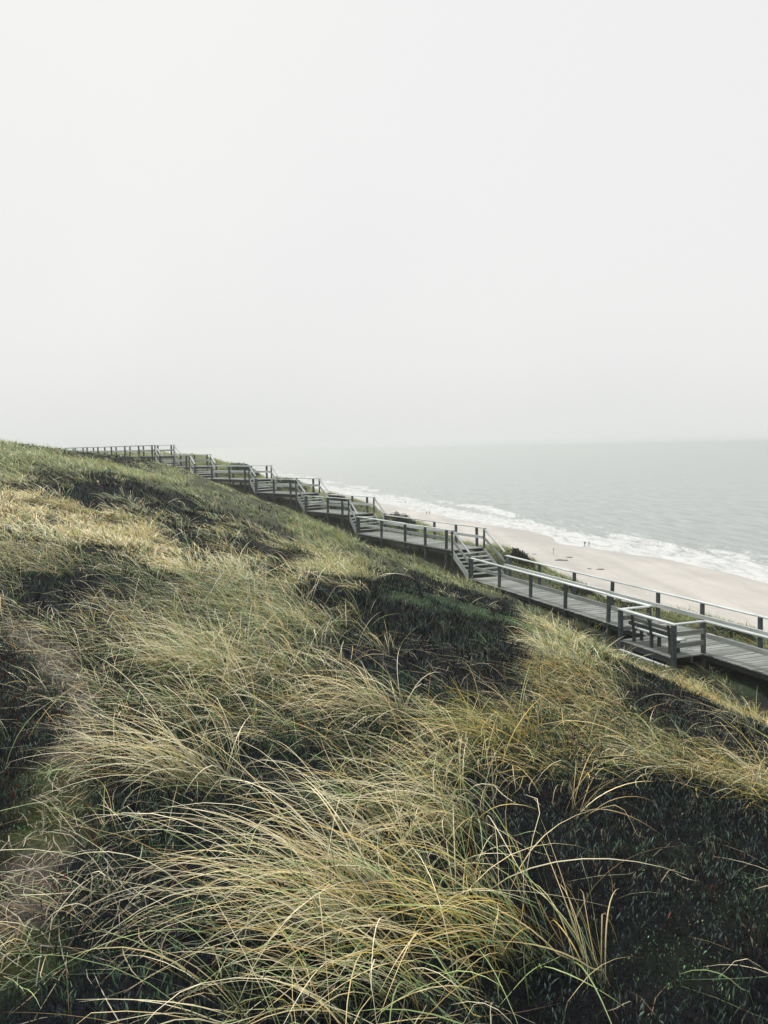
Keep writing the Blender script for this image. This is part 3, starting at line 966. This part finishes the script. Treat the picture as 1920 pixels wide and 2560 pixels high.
# middle distance
cx, cy = jitter_grid(r_, -17, 17, 10.0, 24.0, 0.38)
k = in_view(cx, cy, 2.0); cx, cy = cx[k], cy[k]
d, rgn = grass_density(cx, cy)
k = r_.random(len(cx)) < d
cx, cy = cx[k], cy[k]; rgn = {q: v[k] for q, v in rgn.items()}
n = len(cx)
nb = r_.integers(20, 72, n)
nb = np.where(rgn['yellow'], (nb * 1.6).astype(int), nb)
lf = (0.34 + 0.32 * fbm(cx / 2.0, cy / 2.0, 192, 3)) * r_.uniform(0.7, 1.3, n) + np.where(rgn['yellow'] | rgn['under'], -0.16, 0)
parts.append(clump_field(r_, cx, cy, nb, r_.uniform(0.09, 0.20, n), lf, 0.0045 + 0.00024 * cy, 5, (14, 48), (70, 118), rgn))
v, f, c = join(parts)
print("near blades tris", len(f) * 2, nn, n)
o = link("marram_grass", np_mesh("marram_grass", v, f, c), M['grass'])
tag(o, "wind-blown straw and green marram grass covering the near slope", "grass", kind="stuff")
parts = []
# far slope and the brow: short grey-green turf tufts
cx, cy = jitter_grid(r_, -50, 20, 22.0, 92.0, 0.52)
k = in_view(cx, cy, 3.0); cx, cy = cx[k], cy[k]
d, rgn = grass_density(cx, cy)
d = d * np.where(cy < 24, 0.5, 1) * np.where(cy > 60, 0.6, 1)
k = r_.random(len(cx)) < d
cx, cy = cx[k], cy[k]; rgn = {q: v[k] for q, v in rgn.items()}
n = len(cx)
nb = r_.integers(12, 56, n)
lf = (0.20 + 0.28 * fbm(cx / 3.0, cy / 3.0, 193, 3)) * (1.15 - 0.45 * smooth(30, 60, cy)) * r_.uniform(0.45, 1.6, n)
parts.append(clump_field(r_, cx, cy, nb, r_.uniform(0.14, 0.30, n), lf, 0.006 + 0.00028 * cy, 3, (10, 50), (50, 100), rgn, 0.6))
# rougher growth on the seaward brow just behind the railing
cx, cy = jitter_grid(r_, -22, 20, 14.0, 80.0, 0.34)
sb_ = brow_s(cx, cy)
k = in_view(cx, cy, 3.0) & (sb_ > -2.6) & (sb_ < 3.2) & (corridor(cx, cy)[0] < 0.25) & (fbm(cx / 1.6, cy / 1.6, 221, 3) > 0.40)
cx, cy = cx[k], cy[k]
n = len(cx)
rgn = regions(cx, cy)
parts.append(clump_field(r_, cx, cy, r_.integers(12, 34, n), r_.uniform(0.10, 0.2, n), 0.25 + 0.30 * r_.random(n) ** 2, 0.005 + 0.00022 * cy, 3, (8, 45), (40, 100), rgn, 0.6))
# beyond, towards the far headland
cx, cy = jitter_grid(r_, -140, -15, 92.0, 320.0, 2.2)
k = in_view(cx, cy, 3.0) & (brow_s(cx, cy) < 4); cx, cy = cx[k], cy[k]
n = len(cx)
rgn = regions(cx, cy)
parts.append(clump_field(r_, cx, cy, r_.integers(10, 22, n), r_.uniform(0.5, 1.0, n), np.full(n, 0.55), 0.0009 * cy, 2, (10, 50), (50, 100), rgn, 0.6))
v, f, c = join(parts)
print("far blades tris", len(f) * 2)
o = link("dune_grass", np_mesh("dune_grass", v, f, c), M['grass'])
tag(o, "short grey-green dune grass on the far slope below the boardwalk", "grass", kind="stuff")

# ------------------------------------------------------------------ heather and moss: low dark sprigs
def sprigs(r_, x, y, h, w, col, k_leaf=4, lift=0.0):
    n = len(x)
    N = n * k_leaf
    X = np.repeat(x, k_leaf) + r_.normal(0, 1, N) * np.repeat(w, k_leaf)
    Y = np.repeat(y, k_leaf) + r_.normal(0, 1, N) * np.repeat(w, k_leaf)
    H = np.repeat(h, k_leaf) * r_.uniform(0.4, 1.2, N)
    Z = ground(X, Y) - 0.01 + lift * H * r_.random(N)
    a = r_.uniform(0, 2 * math.pi, N)
    lx, ly = r_.normal(0, 0.4, N) * H, r_.normal(0, 0.4, N) * H
    ww = np.repeat(w, k_leaf) * r_.uniform(0.12, 0.34, N)
    b = np.c_[X, Y, Z]
    m = np.c_[X + lx * 0.5, Y + ly * 0.5, Z + H * 0.62]
    tpt = np.c_[X + lx, Y + ly, Z + H]
    sd = np.c_[np.cos(a) * ww, np.sin(a) * ww, np.zeros(N)]
    V = np.stack([b, m - sd, tpt, m + sd], 1).reshape(-1, 3)
    F = np.arange(4 * N).reshape(N, 4)
    cc = np.repeat(col, k_leaf, axis=0) * np.exp(r_.normal(0, 0.3, (N, 1)))
    cv = np.repeat(cc, 4, axis=0)
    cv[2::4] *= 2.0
    return V, F, cv
parts = []
DH = np.array([0.0095, 0.0125, 0.0145]); DB = np.array([0.020, 0.0135, 0.013]); DG = np.array([0.020, 0.034, 0.022]); MG = np.array([0.085, 0.165, 0.09]); RED = np.array([0.09, 0.025, 0.02]); TAN = np.array([0.13, 0.12, 0.085])
for (bx0, bx1, by0, by1, g, hh, ww, kl) in ((-4.5, 4.5, 1.2, 6.5, 0.036, 0.030, 0.012, 8), (-9, 9, 6.5, 15, 0.10, 0.10, 0.026, 5), (-14, 14, 15, 32, 0.22, 0.15, 0.06, 5), (-26, 14, 32, 62, 0.45, 0.18, 0.12, 5)):
    cx, cy = jitter_grid(r_, bx0, bx1, by0, by1, g)
    k = in_view(cx, cy, 1.2); cx, cy = cx[k], cy[k]
    rgn = regions(cx, cy)
    dark = rgn['heather_fg'] | rgn['heather_left'] | rgn['hollow'] | rgn['band'] | rgn['wedge'] | rgn['patch1'] | rgn['patch2'] | rgn['mound']
    inn, _ = corridor(cx, cy)
    pr = np.where(dark, 0.9, np.where(rgn['path'], 0.6, np.where(cy < 14, 0.8, 0.22))) * (inn < 0.4)
    k = (r_.random(len(cx)) < pr) & (brow_s(cx, cy) < 5)
    cx, cy = cx[k], cy[k]; dark = dark[k]; pa = rgn['path'][k]
    n = len(cx)
    col = pick(r_, n, [(DH, 5), (DB, 2), (DG, 2.4), (np.array([0.055, 0.080, 0.070]), 2.4), (RED, 0.06), (TAN, 0.5)])
    gr = ~dark & ~pa & (r_.random(n) < 0.7)
    col[gr] = pick(r_, int(gr.sum()), [(DG, 3), (DKGRN, 2), (DH, 2), (DG * 2, 1)])
    ms_ = moss(cx, cy)
    mk = r_.random(n) < ms_ * np.where(cy > 6, 1.5, 0.85) * smooth(0.30 if by0 > 6 else 0.42, 0.55, fbm(cx / (g * 5), cy / (g * 5), 211, 3))
    col[mk] = pick(r_, int(mk.sum()), [(MG * (1.2 if by0 > 6 else 1.0), 3), (DG * 1.5, 2), (np.array([0.12, 0.16, 0.07]), 1.5), (TAN, 0.8)])
    rd = (cx < -1.2) & (cy < 6.5) & (r_.random(n) < 0.10)
    col[rd] = pick(r_, int(rd.sum()), [(RED * 0.8, 1), (BROWN * 0.4, 2)])
    tn = pa & (r_.random(n) < 0.5) & ~mk
    col[tn] = pick(r_, int(tn.sum()), [(TAN, 3), (DB, 1), (TAN * 1.5, 1)])
    bush = fbm(cx / (g * 9), cy / (g * 9), 201, 3)
    H = hh * (0.35 + 1.4 * bush) * np.where(pa, 0.35, np.where(mk, 0.4, 1.0))
    if by0 < 3:
        col *= 1.5
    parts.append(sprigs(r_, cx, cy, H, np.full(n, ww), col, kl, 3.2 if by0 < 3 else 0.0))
v, f, c = join(parts)
print("heather tris", len(f) * 2)
o = link("heather", np_mesh("heather", v, f, c), M['heather'])
tag(o, "low dark heather and moss between the grass clumps", "heather", kind="stuff")

# ------------------------------------------------------------------ tussocks that stand out one by one
TUSS = [  # x, y, blades, length, spread, azimuth, palette, label
 (-0.10, 2.80, 270, 0.74, 0.15, 192, 's', "largest straw-coloured marram tussock, spilling leftwards across the bottom centre"),
 (0.42, 2.72, 170, 0.62, 0.11, 186, 'g', "dense upright golden-green tussock at the edge of the dark heather, right of the largest one"),
 (0.69, 2.58, 26, 0.46, 0.035, 120, 'g', "thin tuft of a few long blades alone in the dark heather at the bottom"),
 (0.93, 3.95, 14, 0.50, 0.020, 25, 'o', "lone ochre tuft bending right, in front of the black heather patch"),
 (0.36, 3.62, 150, 0.72, 0.09, 205, 's', "pale tussock hanging in a long cream sheaf towards the lower left, beside the heather"),
 (-1.35, 6.05, 170, 0.75, 0.12, 184, 'p', "pale green tussock arching over the footpath at the left"),
 (-0.95, 4.05, 170, 0.74, 0.11, 186, 's', "wide straw tussock combed left in the lower left half, right of the mossy path"),
 (-0.02, 5.25, 190, 0.66, 0.12, 190, 's', "cream and orange tussock near the middle of the slope"),
 (0.70, 5.00, 180, 0.58, 0.13, 200, 'g', "golden tussock at the top left corner of the dark heather patch"),
 (1.72, 4.86, 70, 0.60, 0.07, 176, 'p', "tussock whose white blades arch over the top rim of the dark heather"),
 (2.35, 4.95, 80, 0.48, 0.10, 255, 'p', "tussock with blades hanging down into the heather at the right edge"),
]
PAL = {'s': [(STRAW, 4), (PALE, 7), (PGREEN, 1.0), (OCHRE, 0.6)], 'g': [(GOLD, 3), (PGREEN, 2.5), (STRAW, 3), (GREEN, 0.8), (OCHRE, 0.5)],
       'o': [(OCHRE, 3), (STRAW, 1)], 'p': [(PALE, 5), (PGREEN, 2.5), (STRAW, 2)]}
r_ = np.random.default_rng(23)
for (tx, ty, nb_, L_, sp_, az_, pal, lab) in TUSS:
    n = nb_
    ox, oy = r_.normal(0, 1, n), r_.normal(0, 1, n)
    x, y = tx + ox * sp_, ty + oy * sp_
    a0 = math.radians(az_)
    az = np.arctan2(math.sin(a0) + 0.28 * oy + r_.normal(0, 0.5, n), math.cos(a0) + 0.28 * ox + r_.normal(0, 0.5, n))
    Lb = L_ * np.clip(r_.normal(1, 0.2, n), 0.45, 1.5)
    th0, th1 = np.radians(r_.uniform(6, 38, n)), np.radians(r_.uniform(82, 124, n))
    ct = pick(r_, n, PAL[pal])
    u = r_.random(n) < (0.3 if pal == 'g' else 0.14)
    th1[u] = np.radians(r_.uniform(15, 60, int(u.sum())))
    Lb[u] *= 0.7
    ct[u] = pick(r_, int(u.sum()), [(PGREEN * 0.8, 3), (GREEN, 2), (OCHRE, 1), (GOLD, 1.5)])
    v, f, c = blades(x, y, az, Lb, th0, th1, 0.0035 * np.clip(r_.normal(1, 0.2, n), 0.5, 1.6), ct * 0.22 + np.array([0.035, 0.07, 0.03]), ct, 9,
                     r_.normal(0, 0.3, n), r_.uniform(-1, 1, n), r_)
    base = np.array([tx, ty, float(ground(np.array([tx]), np.array([ty]))[0])])
    o = link("marram_tussock", np_mesh("marram_tussock", v - base, f, c), M['grass'])
    o.location = base
    tag(o, lab, "grass tussock", "marram tussocks standing out in the foreground")

# ------------------------------------------------------------------ dark shrubs along the seaward brow
def shrub(x, y, rad, hgt, lab, dens=4200):
    hgt *= 0.42
    base = np.array([x, y, float(ground(np.array([x]), np.array([y]))[0])])
    e = empty("dune_shrub", base)
    tag(e, lab, "shrub", "dark shrubs on the brow beyond the boardwalk")
    n = dens
    th, ph_ = r_.uniform(0, 2 * math.pi, n), np.arccos(r_.uniform(0.0, 1, n))
    rr = r_.uniform(0.15, 1.0, n) ** 0.4 * (0.45 + 1.0 * fbm(th * 1.6 + x, ph_ * 3 + y, 231, 3))
    pc = np.c_[rad * rr * np.sin(ph_) * np.cos(th) * 1.1 - 0.5 * rad * rr * np.sin(ph_) * np.sin(th), 1.5 * rad * rr * np.sin(ph_) * np.sin(th), hgt * rr * np.cos(ph_)]
    gz = ground(pc[:, 0] + x, pc[:, 1] + y) - base[2]
    pc[:, 2] += gz
    a = unit(r_.normal(0, 1, (n, 3)) + np.array([0, 0, 0.7]))
    b = unit(np.cross(a, r_.normal(0, 1, (n, 3))))
    s1, s2 = r_.uniform(0.03, 0.075, (n, 1)), r_.uniform(0.012, 0.03, (n, 1))
    V = np.stack([pc - a * s1, pc + b * s2, pc + a * s1, pc - b * s2], 1).reshape(-1, 3)
    col = pick(r_, n, [(DH, 4), (DG, 4), (DB, 1.5), (np.array([0.07, 0.08, 0.04]), 1.5)])
    link("foliage", np_mesh("foliage", V, np.arange(4 * n).reshape(n, 4), np.repeat(col, 4, axis=0)), M['heather'], e)
    vs_, fs_ = [], []
    for k in range(7):
        an = r_.uniform(0, 2 * math.pi)
        tip = np.array([rad * 0.6 * math.cos(an), rad * 0.6 * math.sin(an), hgt * 0.75])
        rt = np.array([0.08 * math.cos(an), 0.08 * math.sin(an), -0.15])
        b0 = len(vs_)
        for q, rr_ in ((rt, 0.022), (tip, 0.006)):
            for j in range(3):
                vs_.append(q + rr_ * np.array([math.cos(j * 2.09), math.sin(j * 2.09), 0]))
        for j in range(3):
            fs_.append((b0 + j, b0 + (j + 1) % 3, b0 + 3 + (j + 1) % 3, b0 + 3 + j))
    link("stems", np_mesh("stems", np.array(vs_), np.array(fs_)), M['beam'], e)
for a_ in ((7.3, 42.4, 0.6, 0.95, "dark round shrub beyond the railing at the foot of the lowest stair flight"),
           (1.3, 53.2, 0.9, 1.05, "dark shrub beyond the railing at the foot of the second stair flight from the bottom"),
           (-3.3, 58.4, 0.9, 1.1, "dark shrub beyond the railing at the foot of the third stair flight from the bottom"),
           (-7.4, 64.2, 1.1, 0.9, "low dark shrub beyond the railing, fourth stair flight from the bottom"),
           (-12.6, 72.6, 1.3, 1.2, "dark mounded shrub on the brow right of the upper stair flights"),
           (9.3, 38.2, 0.9, 0.8, "low dark shrub behind the first span of the lowest walkway railing"),
           (10.6, 34.9, 1.1, 0.75, "spreading dark shrub behind the middle of the lowest walkway railing"),
           (12.7, 29.0, 0.8, 0.6, "small dark shrub behind the railing opposite the bench bay"),
           (14.2, 24.6, 1.0, 0.65, "wide low shrub behind the railing right of the bench bay")):
    shrub(*a_)

# ------------------------------------------------------------------ people on the beach
def cloth(name, c):
    t = NT(name)
    n_ = t.noise(6.0, 4, 0.6, coords(t))
    return t.done(t.principled(t.mix(0.4, c, t.ramp(n_.outputs['Fac'], [(0.3, tuple(0.6 * q for q in c)), (0.7, tuple(min(1, 1.3 * q) for q in c))])), 0.8, 0.2))
M['skin'] = cloth('skin', (0.45, 0.30, 0.23))
M['hair'] = cloth('dark_hair', (0.04, 0.03, 0.025))
def beach_top(x, y):
    d_, _ = poly_dist(np.array([float(x)]), np.array([float(y)]), SHORE)
    t_ = float(-d_[0])
    # inland distance along the sea normal, good enough on a straight shore
    return float(beach_z(np.array([t_]))[0]) + EZ
def person(x, y, rot, coat, legs, lab, stride=0.28, h=1.75):
    zb = beach_top(x, y)
    e = empty("person", (x, y, zb))
    e.rotation_euler = (0, 0, rot)
    tag(e, lab, "person", "walkers on the beach")
    k = h / 1.75
    J = {'pel': (0, 0, 0.95, .15, .12), 'wai': (0, 0, 1.10, .145, .11), 'che': (0, 0.01, 1.32, .175, .125), 'nec': (0, 0, 1.47, .06, .06), 'hd0': (0, 0.015, 1.57, .075, .09), 'hd1': (0, 0.015, 1.70, .07, .085)}
    E_ = [('pel', 'wai'), ('wai', 'che'), ('che', 'nec'), ('nec', 'hd0'), ('hd0', 'hd1')]
    for s, nm in ((-1, 'l'), (1, 'r')):
        J['hip' + nm] = (s * 0.09, 0, 0.90, .09, .095)
        J['kne' + nm] = (s * 0.10, s * stride * 0.45 + 0.03, 0.49, .062, .065)
        J['ank' + nm] = (s * 0.10, s * stride * 0.9 - 0.02, 0.085, .042, .045)
        J['toe' + nm] = (s * 0.11, s * stride * 0.9 + 0.15, 0.035, .040, .03)
        J['sho' + nm] = (s * 0.18, 0, 1.40, .075, .075)
        J['elb' + nm] = (s * 0.235, -s * 0.08, 1.13, .055, .055)
        J['wri' + nm] = (s * 0.235, -s * 0.02 + 0.08, 0.90, .036, .036)
        J['fin' + nm] = (s * 0.23, -s * 0.02 + 0.12, 0.80, .028, .02)
        E_ += [('pel', 'hip' + nm), ('hip' + nm, 'kne' + nm), ('kne' + nm, 'ank' + nm), ('ank' + nm, 'toe' + nm), ('che', 'sho' + nm), ('sho' + nm, 'elb' + nm), ('elb' + nm, 'wri' + nm), ('wri' + nm, 'fin' + nm)]
    names = list(J)
    me = bpy.data.meshes.new("body")
    me.from_pydata([[q * k for q in J[n_][:3]] for n_ in names], [(names.index(a), names.index(b)) for a, b in E_], [])
    tmp = bpy.data.objects.new("body_cage", me)
    C.objects.link(tmp)
    md = tmp.modifiers.new("skin", 'SKIN')
    for i_, n_ in enumerate(names):
        sv = me.skin_vertices[0].data[i_]
        sv.radius = (J[n_][3] * k, J[n_][4] * k)
        sv.use_root = n_ == 'pel'
    sb_ = tmp.modifiers.new("sub", 'SUBSURF'); sb_.levels = sb_.render_levels = 1
    dg = bpy.context.evaluated_depsgraph_get()
    bme = bpy.data.meshes.new_from_object(tmp.evaluated_get(dg))
    bpy.data.objects.remove(tmp)
    bme.materials.clear()
    for m_ in (coat, legs, M['skin']):
        bme.materials.append(m_)
    for p_ in bme.polygons:
        z_ = p_.center.z / k
        p_.material_index = 2 if (z_ > 1.46 or (abs(p_.center.x) > 0.19 * k and z_ < 0.92)) else (1 if z_ < 0.92 else 0)
        p_.use_smooth = True
    link("body", bme, None, e)
    bm = bmesh.new()
    bmesh.ops.create_icosphere(bm, subdivisions=2, radius=1.0)
    for v_ in bm.verts:
        c_ = v_.co.copy()
        f_ = 0.0 if (c_.y > 0.35 and c_.z < 0.35) else 1.0
        v_.co = Vector((c_.x * 0.092, c_.y * 0.112 * (1 if f_ else 0.55) - 0.004, c_.z * 0.12 * (1 if c_.z > 0 else 0.75) + 1.665)) * k
    hm = bpy.data.meshes.new("hair"); bm.to_mesh(hm); bm.free()
    link("hair", hm, M['hair'], e)
    return e
CO = {'dark': cloth('dark_coat', (0.025, 0.03, 0.035)), 'pale': cloth('pale_grey_coat', (0.38, 0.39, 0.42)), 'grey': cloth('grey_coat', (0.10, 0.10, 0.11)), 'jean': cloth('dark_trousers', (0.04, 0.045, 0.06)), 'tan': cloth('tan_trousers', (0.18, 0.16, 0.14))}
person(63.2, 252, 0.3, CO['dark'], CO['jean'], "person in a dark coat, left one of the nearest pair at the water's edge")
person(64.6, 252.4, 0.5, CO['pale'], CO['tan'], "person in pale clothes, right one of the nearest pair at the water's edge", 0.2)
person(20.4, 383, 0.2, CO['dark'], CO['jean'], "person in dark clothes, left one of the farther pair walking on the sand")
person(21.6, 383, 0.2, CO['grey'], CO['jean'], "person in grey clothes, right one of the farther pair walking on the sand", -0.28)
person(12.6, 471, 0.2, CO['dark'], CO['jean'], "small lone person in dark clothes farthest away on the beach")

# a thin post on the sand
mp_ = empty("marker_post", (49, 232, beach_top(49, 232)))
tag(mp_, "thin pale post standing alone on the sand beyond the lowest railing", "post")
beam("shaft", (49, 232, mp_.location.z - 0.3), (49.05, 232, mp_.location.z + 1.75), 0.16, 0.16, M['deck'], mp_, up=(0, 1, 0), bev=0.02)
beam("cross_board", (48.72, 231.93, mp_.location.z + 1.5), (49.36, 231.93, mp_.location.z + 1.5), 0.04, 0.14, M['deck'], mp_)

# heaps of washed-up weed
t = NT('seaweed')
nw = t.noise(9.0, 6, 0.7, coords(t))
M['weed'] = t.done(t.principled(t.ramp(nw.outputs['Fac'], [(0.3, (0.03, 0.026, 0.02)), (0.7, (0.10, 0.085, 0.06))]), 0.8, 0.3))
for (wx0, wy0, wr, lab) in ((51.9, 224, 1.3, "dark heap of weed on the sand, farthest of the cluster right of the thin post"),
                            (47.6, 217.5, 1.4, "flat dark weed heap, left one of two side by side on the sand"),
                            (49.0, 217, 1.2, "flat dark weed heap, right one of two side by side on the sand"),
                            (54.0, 200, 1.2, "dark weed heap near the lowest railing, rightmost on the sand"),
                            (51.6, 201.0, 0.8, "smallest weed heap, just left of the rightmost one"),
                            (43.2, 231, 0.8, "small weed heap on the sand left of the thin post"),
                            (41.0, 231.5, 1.0, "faint long weed heap farthest left on the sand near the thin post")):
    bm = bmesh.new()
    bmesh.ops.create_icosphere(bm, subdivisions=3, radius=1.0)
    pv_ = np.array([v_.co[:] for v_ in bm.verts])
    k_ = 0.6 + 0.9 * fbm(pv_[:, 0] * 2.2 + wx0, pv_[:, 1] * 2.2 + pv_[:, 2], 251, 4)
    for v_, q in zip(bm.verts, k_):
        v_.co = Vector((v_.co.x * wr * 0.8 * q, v_.co.y * wr * 0.45 * q, max(v_.co.z, -0.15) * 0.2 * wr * q))
    hm = bpy.data.meshes.new("seaweed_heap"); bm.to_mesh(hm); bm.free()
    o = link("seaweed_heap", hm, M['weed'])
    o.location = (wx0, wy0, beach_top(wx0, wy0) - 0.02)
    tag(o, lab, "seaweed", "heaps of weed on the beach")

# ------------------------------------------------------------------ dead blades lying about
r_ = np.random.default_rng(31)
n = 60000
x, y = r_.uniform(-4.5, 4.0, n), r_.uniform(1.0, 8.5, n)
rgn = regions(x, y)
k = in_view(x, y, 0.8) & (r_.random(n) < np.where(rgn['path'], 0.9, np.where(rgn['heather_fg'], 0.012, 0.05) + 0.5 * (1 - smooth(0.15, 0.9, np.hypot((x + 1.25) / 0.8, (y - 2.75) / 0.6)))))
x, y = x[k], y[k]; pa = rgn['path'][k]
n = len(x)
cl = pick(r_, n, [(TAN * 1.6, 3), (STRAW * 0.45, 1.5), (BROWN * 0.7, 2.5), (PALE * 0.5, 1), (GREY * 0.4, 1.5)])
v, f, c = blades(x, y, r_.uniform(0, 6.28, n), np.where(pa, r_.uniform(0.04, 0.18, n), r_.uniform(0.1, 0.40, n)), np.radians(r_.uniform(78, 92, n)), np.radians(r_.uniform(86, 104, n)), np.full(n, 0.0032), cl, cl, 3,
                 r_.normal(0, 0.6, n), r_.uniform(-0.5, 0.5, n), r_, zoff=0.03)
o = link("grass_litter", np_mesh("grass_litter", v, f, c), M['grass'])
tag(o, "dead grass blades lying on the footpath and between the clumps", "grass litter", kind="stuff")
